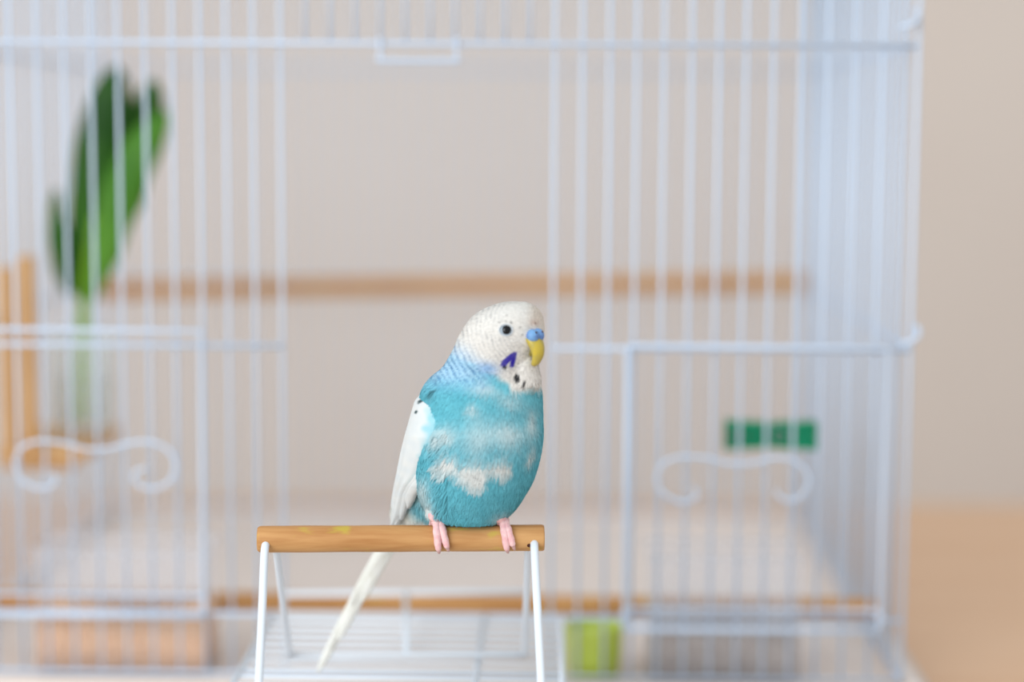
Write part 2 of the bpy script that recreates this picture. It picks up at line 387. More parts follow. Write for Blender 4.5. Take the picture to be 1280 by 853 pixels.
# ------------------------------------------------------------------ greens in a tumbler on a wooden shelf, inside the cage
YV = 0.40; ZS = P(100, 543, YV).z
gx = P(104, 500, YV).x; gb = Vector((gx, YV, ZS)); gr = (P(146, 500, YV).x - P(62, 500, YV).x) / 2
gh = P(104, 414, YV).z - ZS
t = thing('glass_tumbler', gb, 'clear glass tumbler of water on the wooden shelf inside the cage', 'glass')
v, f = lathe_data(gb, [(gr * .86, .0005), (gr * .90, .002), (gr * 1.0, gh - .001), (gr * .985, gh), (gr * .96, gh - .001), (gr * .86, .008), (gr * .4, .0065)])
pyd('tumbler', v, f, M['glass'], t)
wh = gh * .55
v, f = lathe_data(gb, [(gr * .4, .0069), (gr * .852, .0084), (gr * (.86 + .1 * .52), wh), (gr * .4, wh)])
pyd('water', v, f, M['water'], t)

gt = thing('leafy_greens', gb + Vector((0, 0, .009)), 'stalk of dark leafy greens standing in the glass tumbler', 'vegetable')
def leaf(name, path, wmax, fold, facing, m, parent, n=22, tip=0.55):
    """folded leaf blade: midrib along path, two halves bent up by fold"""
    pts = smooth_path(path, 6); k = len(pts); v = []; f = []
    fd = Vector(facing).normalized(); nw = 7
    for i, p in enumerate(pts):
        s = i / (k - 1)
        t = (pts[min(i + 1, k - 1)] - pts[max(i - 1, 0)]).normalized()
        side = t.cross(fd).normalized(); nn = side.cross(t).normalized()
        wd = wmax * (math.sin(math.pi * min(1, (0.08 + .92 * s) ** tip)) ** .7 if s < 1 else 0.02) + .0006
        for j in range(nw):
            q = (j - (nw - 1) / 2) / ((nw - 1) / 2)
            v.append(p + side * (wd * q * math.cos(fold * abs(q))) - nn * (wd * abs(q) * math.sin(fold * abs(q))) + nn * (.0018 * math.sin(s * 23 + q * 5) * abs(q)))
    for i in range(k - 1):
        for j in range(nw - 1): f.append((i * nw + j, i * nw + j + 1, (i + 1) * nw + j + 1, (i + 1) * nw + j))
    o = pyd(name, v, f, m, parent); sd = o.modifiers.new('thick', 'SOLIDIFY'); sd.thickness = .0008; return o
fc = (0.15, -1, 0.1)
st = [P(101, 530, YV + .006), P(101, 505, YV + .004), P(103, 450, YV), P(104, 400, YV), P(108, 340, YV), P(118, 270, YV)]
st[0].z = max(st[0].z, ZS + .0105)
tube('stalk', smooth_path(st), [max(.001, .0066 - .0055 * (i / 30) ** 1.3) for i in range(31)], M['stem'], gt, 12)
leaf('leaf', [P(103, 375, YV + .004), P(108, 300, YV + .004), P(122, 210, YV + .004), P(135, 140, YV + .006), P(146, 82, YV + .010)], .0185, .35, fc, M['leaf'], gt, tip=1.45)
leaf('leaf', [P(112, 375, YV - .006), P(125, 320, YV - .010), P(142, 250, YV - .013), P(168, 190, YV - .012), P(209, 138, YV - .006)], .0175, .5, (-.3, -1, 0), M['leaf2'], gt, tip=1.45)
leaf('leaf', [P(116, 360, YV + .012), P(135, 290, YV + .018), P(160, 215, YV + .022), P(182, 150, YV + .024), P(192, 100, YV + .022)], .0165, .6, (.3, -1, .1), M['leaf'], gt, tip=1.45)
leaf('leaf', [P(96, 365, YV - .002), P(82, 330, YV - .006), P(72, 285, YV - .008), P(69, 236, YV - .004)], .0095, .4, (.2, -1, 0), M['leaf'], gt)

sx0 = cl + 0.0042; sx1 = P(134, 545, YV).x; sy0 = YV - .057; sy1 = YV + .042
rk = thing('wooden_shelf', ((sx0 + sx1) / 2, YV, ZS - .008), 'small light wooden shelf with upright posts fixed to the side wires inside the cage', 'shelf')
nb = 3
for k in range(nb):
    wq = (sy1 - sy0) / nb; box('board', sx0, sx1, sy0 + wq * k + .0004, sy0 + wq * (k + 1) - .0004, ZS - .008, ZS - .0002, M['rack'], rk, .001)
for yy in (sy0 + .010, sy1 - .018): box('batten', sx0, sx1 - .01, yy, yy + .009, ZS - .016, ZS - .0081, M['rack'], rk, .001)
for px, py, yy in ((33, 320, YV - .049), (8, 334, YV - .049)):
    a = P(px, py, yy); pw = .0048
    box('post', a.x - pw, a.x + pw, yy - pw, yy + pw, ZS, a.z, M['rack'], rk, .001)

# ------------------------------------------------------------------ perch stand on the landing
pl = P(322, 674, -0.0045); pr = P(680, 673, 0.0045); zp = (pl.z + pr.z) / 2; RP = 0.00605
pl.z = pr.z = zp
sd_ = thing('perch_stand', ((pl.x + pr.x) / 2, 0, ZH), 'short wooden perch on a white wire stand on the folded-down cage door', 'perch')
ax = (pr - pl).normalized()
pts = [pl, pl + ax * .0006, pl + ax * .0016] + [pl.lerp(pr, i / 12) for i in range(1, 12)] + [pr - ax * .0012, pr - ax * .0004, pr]
v, f = tube_data(pts, [RP * .86, RP * .95, RP] + [RP * (1 + .012 * math.sin(i * 1.7)) for i in range(11)] + [RP, RP * .97, RP * .92], 28)
pyd('perch', v, f, M['perch'], sd_)
RW = 0.00185
q = pl + ax * ((P(661.5, 678, 0).x - pl.x) / ax.x) + Vector((0, -RP * .93, -.0022))
v, f = tube_data([q + Vector((0, .004, 0)), q, q + Vector((0, -.0002, 0))], [.0010, .0010, .0008], 10)
pyd('hole', v, f, M['nostril'], sd_)
def hole(px): return pl + ax * ((P(px, 678, 0).x - pl.x) / ax.x)
ZL = ZH + 0.0018 + RW
for px, fx, rx in ((336, 318.5, 362), (668, 682, 656)):
    h = hole(px)
    # front leg: bends out of the dowel and runs forward and down to the landing
    ft = PZ(fx, 962, ZL); 
    s0 = h + Vector((0, -.003, -.0012)); s1 = h + Vector((0, -RP - RW * .6, -.0022))
    tube('front_leg', smooth_path([s0, s1, s1 + (ft - s1) * .06 + Vector((0, -.0012, 0)), s1.lerp(ft, .3), s1.lerp(ft, .65), ft]), RW, M['stand_lit_door_wire'], sd_, 12)
    rb_ = PZ(rx, 820, ZL); q0 = h + Vector((.0025 if px < 500 else -.0025, .002, -.003)); q1 = h + Vector((.003 if px < 500 else -.003, RP * .9, -.0055))
    tube('rear_leg', smooth_path([q0, q1, q1.lerp(rb_, .35), q1.lerp(rb_, .7), rb_]), RW * .92, M['stand_lit_door_wire'], sd_, 12)
# rear rails
def rear(px, py):
    h = hole(336); q1 = h + Vector((.003, RP * .9, -.0055)); rb_ = PZ(362, 820, ZL)
    # plane through the rear legs: slope dz/dy
    k = (rb_.z - q1.z) / (rb_.y - q1.y)
    lo, hi = 0.0, 0.2
    for _ in range(40):
        mid = (lo + hi) / 2; p = P(px, py, mid)
        if p.z > q1.z + k * (mid - q1.y): lo = mid
        else: hi = mid
    return P(px, py, mid)
a, b = rear(354, 743.5), rear(660, 740.5)
tube('cross_rail', [a, b], RW * .85, M['stand_lit_door_wire'], sd_, 12)
a2, b2 = PZ(362, 820, ZL), PZ(656, 820, ZL)
tube('foot_rail', [a2, b2], RW * .85, M['stand_lit_door_wire'], sd_, 12)
tube('upright', [rear(507, 742), PZ(508, 820, ZL)], RW * .8, M['stand_lit_door_wire'], sd_, 12)
ff0, ff1 = PZ(318.5, 962, ZL), PZ(682, 962, ZL)
tube('foot_rail', [ff0, ff1], RW * .85, M['stand_lit_door_wire'], sd_, 12)

# ------------------------------------------------------------------ the budgerigar
bird = thing('budgerigar', ((P(590, 650, 0)).x, 0.004, zp + RP), 'sky blue and white budgerigar perched on the wooden dowel', 'bird')
rings = [  # py, xl, xr, Yc, b
    (378.5, 632, 658, -.004, .0055), (382, 617, 667, -.004, .0090), (389, 601, 675, -.004, .0125), (398, 589, 679, -.004, .0148),
    (410, 580, 680.5, -.004, .0164), (422, 573, 680, -.004, .0172), (436, 567, 678, -.0035, .0174), (449, 560, 675, -.003, .0172),
    (461, 552, 674, -.0015, .0178), (472, 539, 675, 0, .0194), (485, 529, 677, .001, .0218), (500, 524, 678, .002, .0240),
    (520, 520, 678.5, .003, .0260), (545, 518, 678.5, .003, .0272), (570, 517, 675, .004, .0276), (595, 518, 668, .006, .0270),
    (615, 522, 658, .008, .0252), (632, 529, 647, .010, .0222), (645, 540, 634, .011, .0182), (653, 555, 620, .012, .0118), (656.5, 570, 606, .012, .005)]
NR = 48
def dense_rings(rings, k=5):
    R = np.array(rings); out = []
    for i in range(len(R) - 1):
        p0, p1, p2, p3 = R[max(i - 1, 0)], R[i], R[i + 1], R[min(i + 2, len(R) - 1)]
        for j in range(k):
            t = j / k
            out.append(.5 * (2 * p1 + (p2 - p0) * t + (2 * p0 - 5 * p1 + 4 * p2 - p3) * t * t + (3 * p1 - p0 - 3 * p2 + p3) * t ** 3))
    out.append(R[-1]); return out
def ring_loft(rs, n=NR):
    v = []; f = []
    for py, xl, xr, Yc, b in rs:
        cpt = P((xl + xr) / 2, py, Yc); a = (P(xr, py, Yc) - P(xl, py, Yc)).length / 2
        for j in range(n):
            th = 2 * math.pi * j / n; v.append(cpt + Vector((a * math.cos(th), b * math.sin(th), 0)))
    k = len(rs)
    for i in range(k - 1):
        for j in range(n): f.append((i * n + (j + 1) % n, i * n + j, (i + 1) * n + j, (i + 1) * n + (j + 1) % n))
    f.append(tuple(range(n))); f.append(tuple(reversed(range((k - 1) * n, k * n))))
    return v, f
parts = [ring_loft(dense_rings(rings))]
# rump running back to the tail root, thighs, throat and brow fullness
def blob_tube(path, rad, n=20): return tube_data(path, rad, n)
parts.append(blob_tube([P(585, 585, .012), P(555, 605, .022), P(530, 625, .032), P(511, 645, .041), P(500, 660, .046)], [.018, .0185, .0145, .0095, .004]))
parts.append(blob_tube([P(562, 610, .004), P(551, 632, .002), P(545, 648, 0.0)], [.014, .0088, .0045]))
parts.append(blob_tube([P(610, 610, .004), P(617, 632, .002), P(621, 648, 0.0)], [.014, .0088, .0045]))
parts.append(blob_tube([P(645, 436, -.009), P(652, 455, -.0098), P(655, 473, -.009), P(650, 492, -.007)], [.0060, .0075, .0078, .006]))
v, f = merge(parts)
tmp = pyd('tmp', v, f, None)
rmd = tmp.modifiers.new('r', 'REMESH'); rmd.mode = 'VOXEL'; rmd.voxel_size = 0.00045
sm = tmp.modifiers.new('s', 'SMOOTH'); sm.factor = .5; sm.iterations = 22
dg = bpy.context.evaluated_depsgraph_get()
bm_me = bpy.data.meshes.new_from_object(tmp.evaluated_get(dg))
bpy.data.objects.remove(tmp)
bm_me.name = 'body'
nv = len(bm_me.vertices)
co = np.empty(nv * 3); bm_me.vertices.foreach_get('co', co); co = co.reshape(-1, 3)
no = np.empty(nv * 3); bm_me.vertex_normals.foreach_get('vector', no); no = no.reshape(-1, 3)

# value noise from summed waves
_w = [(rng.normal(size=3), rng.uniform(0, 6.28)) for _ in range(24)]
def nz3(p, freq, k=0):
    s = np.zeros(len(p))
    for i in range(8):
        d, ph = _w[(i + k) % 24]; s += np.sin(p @ d * freq * (1 + .13 * i) + ph)
    return s / 8 * 1.6
def sst(a, b, x):
    t = np.clip((x - a) / (b - a), 0, 1); return t * t * (3 - 2 * t)
def gauss(px, py, cx, cy, sx, sy, ang=0.0):
    c, s = math.cos(ang), math.sin(ang); u = (px - cx) * c + (py - cy) * s; v = -(px - cx) * s + (py - cy) * c
    return np.exp(-(u / sx) ** 2 - (v / sy) ** 2)
def mixc(a, b, t): return a * (1 - t[:, None]) + np.array(b) * t[:, None]
def seg_mask(px, py, pts, r0):
    """1 inside a stroke through pts with radius r0"""
    best = np.full(len(px), 1e9)
    for (x0, y0), (x1, y1) in zip(pts[:-1], pts[1:]):
        dx, dy = x1 - x0, y1 - y0; t = np.clip(((px - x0) * dx + (py - y0) * dy) / (dx * dx + dy * dy + 1e-9), 0, 1)
        best = np.minimum(best, np.hypot(px - x0 - t * dx, py - y0 - t * dy))
    return 1 - sst(r0 - .9, r0 + .9, best)
def plumage(p, nrm):
    px, py = proj(p)
    n1 = nz3(p, 160); n2 = nz3(p, 420, 5); n3 = nz3(p, 1300, 9)
    front = sst(.012, -.004, p[:, 1] - .004)                      # breast side against back
    turq = np.array(lin(102, 182, 198)); deep = np.array(lin(68, 158, 176)); white = np.array(lin(220, 220, 216)); sky = np.array(lin(118, 180, 222))
    c = np.tile(turq, (len(p), 1))
    c = mixc(c, deep, np.clip(.22 + .30 * n1, 0, 1))
    # pale patches among the breast feathers
    wpx, wpy = px + 5 * n2, py + 5 * n1 + 3 * n3
    belly = np.maximum.reduce([gauss(wpx, wpy, 560, 581, 20, 12), gauss(wpx, wpy, 592, 590, 24, 15), gauss(wpx, wpy, 625, 582, 19, 12), gauss(wpx, wpy, 597, 601, 11, 9)])
    c = mixc(c, white, front * sst(.30, .62, belly) * .92)
    soft = .75 * gauss(wpx, wpy, 553, 543, 17, 12) + .55 * gauss(wpx, wpy, 636, 538, 22, 15) + .5 * gauss(wpx, wpy, 665, 522, 7, 14) + .5 * gauss(wpx, wpy, 606, 487, 22, 6, .25) \
        + .42 * gauss(wpx, wpy, 598, 545, 18, 22) + .8 * gauss(wpx, wpy, 664, 566, 4, 10, .5) + .6 * gauss(wpx, wpy, 527, 612, 11, 14) + .75 * gauss(wpx, wpy, 534, 640, 10, 12) \
        + .5 * gauss(wpx, wpy, 630, 648, 12, 7) + .55 * gauss(wpx, wpy, 592, 512, 8, 6) + .35 * gauss(wpx, wpy, 640, 500, 14, 8)
    c = mixc(c, white, front * np.clip(soft * 1.05, 0, .9))
    rump = sst(.012, .022, p[:, 1]) * sst(545, 525, px) * sst(590, 610, py)
    c = mixc(c, lin(236, 234, 224), rump * .9)
    # back and mantle: white with faint grey edges
    bk = (1 - front) * sst(640, 590, py)
    c = mixc(c, white, bk * .92)
    # head
    edge = np.interp(px, [555, 575, 600, 618, 632, 640, 652, 668, 680], [441, 451, 462, 468, 478, 488, 490, 487, 486]) + 3 * n2
    head = sst(5, -5, py - edge)
    hw = mixc(np.tile(np.array(lin(222, 219, 213)), (len(p), 1)), lin(222, 210, 196), sst(655, 672, px) * sst(420, 395, py) * .8)
    c = c * (1 - head[:, None]) + hw * head[:, None]
    dd = np.hypot(px - 672, (py - 408) * 1.05)
    dd2 = dd + 1.2 * n2
    # blue wash on the nape, reaching down the neck side
    neck = sst(74, 116, dd + .25 * (py - 440)) * sst(500, 470, py) * sst(630, 596, px) * sst(415, 452, py)
    c = mixc(c, lin(182, 212, 230), neck * sst(496, 462, py + 4 * n2) * .85)
    c = mixc(c, sky, neck * .22 * (1 - .25 * n1))
    c = mixc(c, lin(112, 172, 226), gauss(px, py, 610, 461, 14, 8, .2) * .75)
    # fine barring
    line = sst(.10, .85, np.sin(2 * math.pi * np.interp(dd2, [0, 60, 90, 150], [0, 12.2, 17.6, 26.5])))
    nape = sst(34, 60, dd) * sst(482, 468, py) * (px < 650)
    cheek = sst(22, 34, dd) * sst(70, 52, dd) * sst(418, 428, py) * sst(462, 452, py)
    amt = np.clip(.30 * nape + .30 * cheek, 0, .5) * (.75 + .5 * n2)
    c = mixc(c, lin(96, 104, 114), np.clip(line * amt * (1 - .75 * neck), 0, .6))
    c = mixc(c, lin(48, 108, 160), np.clip(line * neck * (.68 + .3 * n2), 0, .8))
    # dark flecks on brow and crown
    for fx, fy, r in ((639, 403, 1.3), (632, 401, .8), (650, 409, .8), (633, 394, .6), (624, 403, .6), (669, 404, 1.0), (653, 418, .7)):
        c = mixc(c, lin(70, 66, 64), seg_mask(px, py, [(fx, fy), (fx + .3, fy + 1)], r) * .7)
    c = mixc(c, lin(205, 170, 150), gauss(px, py, 668, 404, 6, 4) * .45)
    # violet cheek patch and throat spots
    vio = np.maximum(seg_mask(px + 1.0 * n3, py, [(629.5, 457), (631, 453), (637, 448), (641.5, 445)], 3.7), seg_mask(px, py + n3, [(640, 457), (641.5, 450), (643.5, 443)], 2.9))
    c = mixc(c, lin(52, 42, 156), vio * (.92 - .1 * n1))
    blk = np.maximum.reduce([seg_mask(px, py, [(630, 459.5), (631.5, 460.5)], 1.9), seg_mask(px, py, [(645.6, 471.5), (646.5, 475.5)], 3.5), seg_mask(px, py, [(655.5, 478.5), (654.5, 483)], 1.9)])
    c = mixc(c, lin(18, 20, 26), blk * .97)
    c = mixc(c, lin(30, 62, 66), seg_mask(px, py, [(536.5, 492), (543.5, 489)], 1.7) * .95 * (p[:, 1] < .012))
    c = mixc(c, lin(110, 150, 166), seg_mask(px, py, [(535, 498), (541, 497)], 2.0) * .5 * (p[:, 1] < .012))
    c = mixc(c, lin(150, 160, 160), seg_mask(px, py, [(667, 485), (668, 489)], 1.6) * .5)
    return np.clip(c, 0, 1)

def set_col(me, col):
    a = me.color_attributes.new('Col', 'FLOAT_COLOR', 'POINT')
    a.data.foreach_set('color', np.concatenate([col, np.ones((len(col), 1))], 1).astype(np.float32).ravel())
set_col(bm_me, plumage(co, no))
body = mesh_obj('body', bm_me, M['plume'], bird)

bvh = BVHTree.FromPolygons([Vector(q) for q in co], [tuple(p.vertices) for p in bm_me.polygons])
def hit(px, py):
    d = (P(px, py, 0) - CAM).normalized(); h = bvh.ray_cast(CAM, d); return h[0], h[1]

hc = P(628, 416, -.004)
hh = bvh.ray_cast(hc + Vector((.083, .055, .002)), Vector((-.083, -.055, -.002)).normalized())
# downy feather strands over the body
bm_me.calc_loop_triangles()
nt_ = len(bm_me.loop_triangles); tri = np.empty(nt_ * 3, dtype=np.int32); bm_me.loop_triangles.foreach_get('vertices', tri); tri = tri.reshape(-1, 3)
A = co[tri[:, 0]]; B = co[tri[:, 1]]; D = co[tri[:, 2]]
cr_ = np.cross(B - A, D - A); ar = np.linalg.norm(cr_, axis=1) / 2
NS = 60000
ti = rng.choice(nt_, NS, p=ar / ar.sum())
r1 = np.sqrt(rng.random(NS)); r2 = rng.random(NS)
u, vv, ww = 1 - r1, r1 * (1 - r2), r1 * r2
root = A[ti] * u[:, None] + B[ti] * vv[:, None] + D[ti] * ww[:, None]
nn = no[tri[ti, 0]] * u[:, None] + no[tri[ti, 1]] * vv[:, None] + no[tri[ti, 2]] * ww[:, None]
nn /= np.linalg.norm(nn, axis=1)[:, None] + 1e-9
px, py = proj(root)
beakp = np.array(P(670, 412, -.014))
flow_h = root - beakp; flow_h /= np.linalg.norm(flow_h, axis=1)[:, None] + 1e-9
flow_b = np.tile(np.array([-.22, .35, -1.0]), (NS, 1)) + .0
hm = sst(490, 455, py)[:, None]
flow = flow_h * hm + flow_b * (1 - hm) + rng.normal(size=(NS, 3)) * .16
flow -= nn * np.sum(flow * nn, 1)[:, None]
fl = np.linalg.norm(flow, axis=1); ok = fl > .12
flow /= fl[:, None] + 1e-9
ok &= ~(np.hypot(px - 633, py - 413) < 9)                          # keep the eye clear
ok &= ~((np.hypot((px - 669) / 1.15, py - 424) < 14) & (root[:, 1] < 0))
ok &= ~(py > 652)
ok &= np.linalg.norm(root - np.array(hh[0]), axis=1) > .0034
root, nn, flow, px, py = root[ok], nn[ok], flow[ok], px[ok], py[ok]; K = len(root)
Lh = np.interp(py, [380, 450, 490, 560, 640], [.0016, .0019, .0034, .0050, .0046]) * rng.uniform(.7, 1.25, K)
wd = np.interp(py, [380, 450, 500], [.00022, .00024, .00034]) * rng.uniform(.7, 1.3, K)
lift = np.interp(py, [380, 460, 520], [.09, .10, .11]) * rng.uniform(.4, 1.3, K)
flank = (px > 545) & (px < 560) & (py > 535) & (py < 640) & (root[:, 1] < .006)
lift[flank] += .12 * rng.random(int(flank.sum())); Lh[flank] *= 1.35
flow[flank] += np.array([-.3, 0, 0]); flow /= np.linalg.norm(flow, axis=1)[:, None]
bi = np.cross(flow, nn)
base = root + nn * .00006
mid = root + flow * (Lh * .5)[:, None] + nn * (Lh * lift * .42 + .00008)[:, None]
tipp = root + flow * Lh[:, None] + nn * (Lh * lift * .62 + .00006)[:, None]
V = np.stack([base - bi * wd[:, None], base + bi * wd[:, None], mid + bi * wd[:, None] * .9, mid - bi * wd[:, None] * .9, tipp], 1)
c0, c1, c2 = plumage(root, nn), plumage(mid, nn), plumage(tipp, nn)
keep = np.interp(py, [380, 470, 500], [1, 1, .35])[:, None]          # long feathers carry their root's colour
c1 = c1 * keep + c0 * (1 - keep); c2 = c2 * keep + c0 * (1 - keep)
CC = np.stack([c0, c0, c1, c1, c2], 1) * rng.uniform(.90, 1.07, K)[:, None, None]
idx = np.arange(K) * 5
faces = [(i, i + 1, i + 2, i + 3) for i in idx] + [(i + 3, i + 2, i + 4) for i in idx]
me = bpy.data.meshes.new('plumage'); me.from_pydata(V.reshape(-1, 3).tolist(), [], [tuple(int(q) for q in t) for t in faces]); me.update()
set_col(me, np.clip(CC.reshape(-1, 3), 0, 1))
for p_ in me.polygons: p_.use_smooth = True
njit = nn + rng.normal(size=nn.shape) * .07; njit /= np.linalg.norm(njit, axis=1)[:, None]
me.normals_split_custom_set_from_vertices(np.repeat(njit, 5, axis=0).tolist())
o = mesh_obj('plumage', me, M['plume'], bird); o['kind'] = 'stuff'

# --- wings
WV = np.linspace(0, 1, 40)
wy = np.interp(WV, [0, 1], [484, 657])
def wing_pt(v, th_u, off, side):
    py = 484 + 173 * v
    if side < 0:
        xo = np.interp(py, [484, 500, 520, 545, 570, 600, 630, 657], [531, 521, 515, 508, 502, 496.5, 491, 486])
        xi = np.interp(py, [484, 495, 520, 550, 575, 590, 600, 612, 640, 657], [536, 546, 548, 544, 538, 530, 520, 512, 503, 496])
        xc = np.interp(py, [484, 520, 600, 657], [596, 600, 590, 560]); 
        Yc = np.interp(py, [484, 540, 600, 657], [.003, .005, .016, .034]); bw = np.interp(py, [484, 520, 560, 600, 657], [.0215, .0268, .0275, .024, .015])
        thi = math.asin(min(.98, (xc - xi) / (xc - xo))); tho = math.radians(np.interp(v, [0, .4, 1], [150, 150, 120]))
        th = thi + (tho - thi) * th_u
        c = P(xc, py, Yc); a = (P(xc, py, Yc) - P(xo, py, Yc)).length
        return c + Vector((-(a + off - .0014) * math.sin(th), -(bw + off) * math.cos(th), 0))
    else:
        R = np.array(rings); xr = np.interp(py, R[:, 0], R[:, 2]); xl = np.interp(py, R[:, 0], R[:, 1])
        xc = (xr + xl) / 2 * (1 - v) + 560 * v
        xo = np.interp(v, [0, .5, .8, 1], [xr - 1, xr - 1, 640, 560]) if v > 0 else xr - 1
        xo = np.interp(py, [484, 560, 600, 640, 657], [675, 674, 658, 622, 585])
        Yc = np.interp(py, [484, 540, 600, 657], [.004, .007, .020, .038]); bw = np.interp(py, [484, 520, 560, 600, 657], [.0215, .0262, .027, .022, .010])
        thi = math.radians(np.interp(v, [0, .4, 1], [92, 98, 105])); tho = math.radians(np.interp(v, [0, .4, 1], [150, 162, 150]))
        th = thi + (tho - thi) * th_u
        c = P(xc, py, Yc); a = (P(xo, py, Yc) - P(xc, py, Yc)).length
        return c + Vector(((a + off) * math.sin(th), -(bw + off) * math.cos(th), 0))
def wing_patch(name, v0, v1, u0, u1, off, side, parent, m, nv=36, nu=16, shape=None, ridge=0.0):
    vs = []; fs = []
    for i in range(nv):
        t = i / (nv - 1); v = v0 + (v1 - v0) * t
        ua, ub = (u0, u1) if shape is None else shape(t)
        for j in range(nu):
            q = j / (nu - 1); u_ = ua + (ub - ua) * q
            o_ = off + ridge * math.sin(u_ * 46 + v * 3) * sstf(.25, .6, v) - .0016 * (abs(2 * q - 1) ** 4)
            o_ -= .0022 * max(0, 1 - t * 9) if shape is None or name == 'wing' else .0042 * max(0, 1 - t * 3.2) ** 1.5
            vs.append(wing_pt(v, u_, o_, side))
    for i in range(nv - 1):
        for j in range(nu - 1): fs.append((i * nu + j, i * nu + j + 1, (i + 1) * nu + j + 1, (i + 1) * nu + j))
    o = pyd(name, vs, fs, m, parent)
    p = np.array([tuple(q) for q in vs]); X, Yp = proj(p); n2 = nz3(p, 420, 3)
    c = np.tile(np.array(lin(214, 217, 215)), (len(p), 1))
    c = mixc(c, lin(204, 211, 213), np.clip(.4 + .5 * n2, 0, 1))
    c = mixc(c, lin(120, 190, 214), sst(500, 486, Yp) * .6)
    if side < 0 and name == 'wing':
        uu = np.tile(np.linspace(0, 1, nu), nv); edge_ = sst(.16, .02, uu + .05 * n2) * sst(640, 560, Yp)
        c = mixc(c, lin(120, 196, 212), edge_ * .75)
    if side < 0:
        for pts, r in (([(537, 492), (543, 489.5)], 1.6), ([(523.5, 503), (528.5, 500)], 1.9), ([(519.5, 516), (520.5, 514.5)], 1.6)):
            c = mixc(c, lin(30, 62, 66), seg_mask(X, Yp, pts, r) * .95 * (p[:, 1] < .012))
        c = mixc(c, lin(120, 160, 172), seg_mask(X, Yp, [(535, 498), (541, 497)], 2.0) * .6)
    set_col(o.data, c)
    sd = o.modifiers.new('thick', 'SOLIDIFY'); sd.thickness = .0007; sd.offset = -1
    return o
def sstf(a, b, x):
    t = min(1, max(0, (x - a) / (b - a))); return t * t * (3 - 2 * t)
for side in (-1, 1):
    wg = wing_patch('wing', 0, .985, 0, 1, .0022, side, bird, M['feather'], 90, 60, shape=lambda t, sd=side: (.10 * sstf(.88, 1, t) + (.42 * (1 - sstf(0, .22, t)) if sd > 0 else 0), 1 - (.42 * (1 - sstf(0, .22, t)) if sd > 0 else 0) - .25 * t - .52 * sstf(.70, 1, t)), ridge=.00028)
    for k in range(7):
        u0 = -.13 + .075 * k; v1 = (.84, .93, 1.0, 1.0, .99, .975, .96)[k]
        fe = wing_patch('flight_feather', .42 + .03 * k, v1, 0, 0, .0017 - .0002 * k, side, wg, M['feather'], 30, 7,
                   shape=lambda t, u0=u0: (u0 + .06 * (1 - t) + .05 * max(0, t - .85) * 4, u0 + .27 - .10 * t - .20 * max(0, t - .85) * 4))
# --- tail
def blade(name, path, wmax, facing, m, parent, tipf=.12):
    pts = smooth_path(path, 8); k = len(pts); vs = []; fs = []; nw = 5; fd = Vector(facing).normalized()
    for i, p in enumerate(pts):
        s = i / (k - 1); t = (pts[min(i + 1, k - 1)] - pts[max(i - 1, 0)]).normalized(); sd = t.cross(fd).normalized(); nn_ = sd.cross(t)
        w_ = wmax * (.75 + .25 * math.sin(math.pi * s)) * (math.sqrt(max(.02, (1 - s) / tipf)) if s > 1 - tipf else 1)
        for j in range(nw):
            q = (j - 2) / 2; vs.append(p + sd * (w_ * q) - nn_ * (w_ * .25 * q * q))
    for i in range(k - 1):
        for j in range(nw - 1): fs.append((i * nw + j, i * nw + j + 1, (i + 1) * nw + j + 1, (i + 1) * nw + j))
    o = pyd(name, vs, fs, m, parent); s_ = o.modifiers.new('t', 'SOLIDIFY'); s_.thickness = .0006; return o
tl = blade('tail', [P(512, 635, .041), P(492, 672, .050), P(470, 710, .0585), P(446, 752, .066), P(420, 798, .073), P(397, 842, .0775)], .0028, (.5, -1, .35), M['tailf'], bird)
for dx, dy, s, dY in ((-2.5, -1, .86, .0013), (2.5, 1, .80, .0015), (-4.5, -2, .60, .0026), (4.5, 2, .56, .0026)):
    path = [(512, 635, .041), (492, 672, .050), (470, 710, .0585), (446, 752, .066), (420, 798, .073), (397, 842, .0775)]
    q = [P(512 + (x - 512) * s + dx * min(1, (y - 635) / 60), 635 + (y - 635) * s + dy * min(1, (y - 635) / 60), .041 + (Y - .041) * s + dY) for x, y, Y in path]
    o = blade('tail_feather', q, .0026, (.5, -1, .35), M['tailf'], tl)

# --- eyes
def uv_ball(c, ax1, ax2, ax3, n=24, k=14):
    vs = []; fs = []
    for i in range(k + 1):
        ph = math.pi * i / k
        for j in range(n):
            th = 2 * math.pi * j / n
            vs.append(Vector(c) + ax3 * math.cos(ph) + (ax1 * math.cos(th) + ax2 * math.sin(th)) * math.sin(ph))
    for i in range(k):
        for j in range(n): fs.append((i * n + j, i * n + (j + 1) % n, (i + 1) * n + (j + 1) % n, (i + 1) * n + j))
    return vs, fs
def eye(pos, nrm):
    n_ = nrm.normalized(); e1 = Vector((0, 0, 1)).cross(n_).normalized(); e2 = n_.cross(e1)
    v, f = uv_ball(pos - n_ * .0006, e1 * .0028, e2 * .0024, n_ * .0014); eb = pyd('eye', v, f, M['iris'], bird)
    v, f = uv_ball(pos + n_ * .00035 + e1 * .0002 + e2 * .0001, e1 * .0020, e2 * .0020, n_ * .0008); o = pyd('pupil', v, f, M['pupil'], eb)
    ring = [pos + n_ * .00015 + e1 * (.0030 * math.cos(a)) + e2 * (.0026 * math.sin(a)) for a in [2 * math.pi * i / 28 for i in range(29)]]
    v, f = tube_data(ring, .00030, 6, False); o = pyd('eyelid', v, f, M['eyering'], eb)
h, hn = hit(632.5, 413)
eye(h, hn)
if hh[0]: eye(hh[0], hh[1])

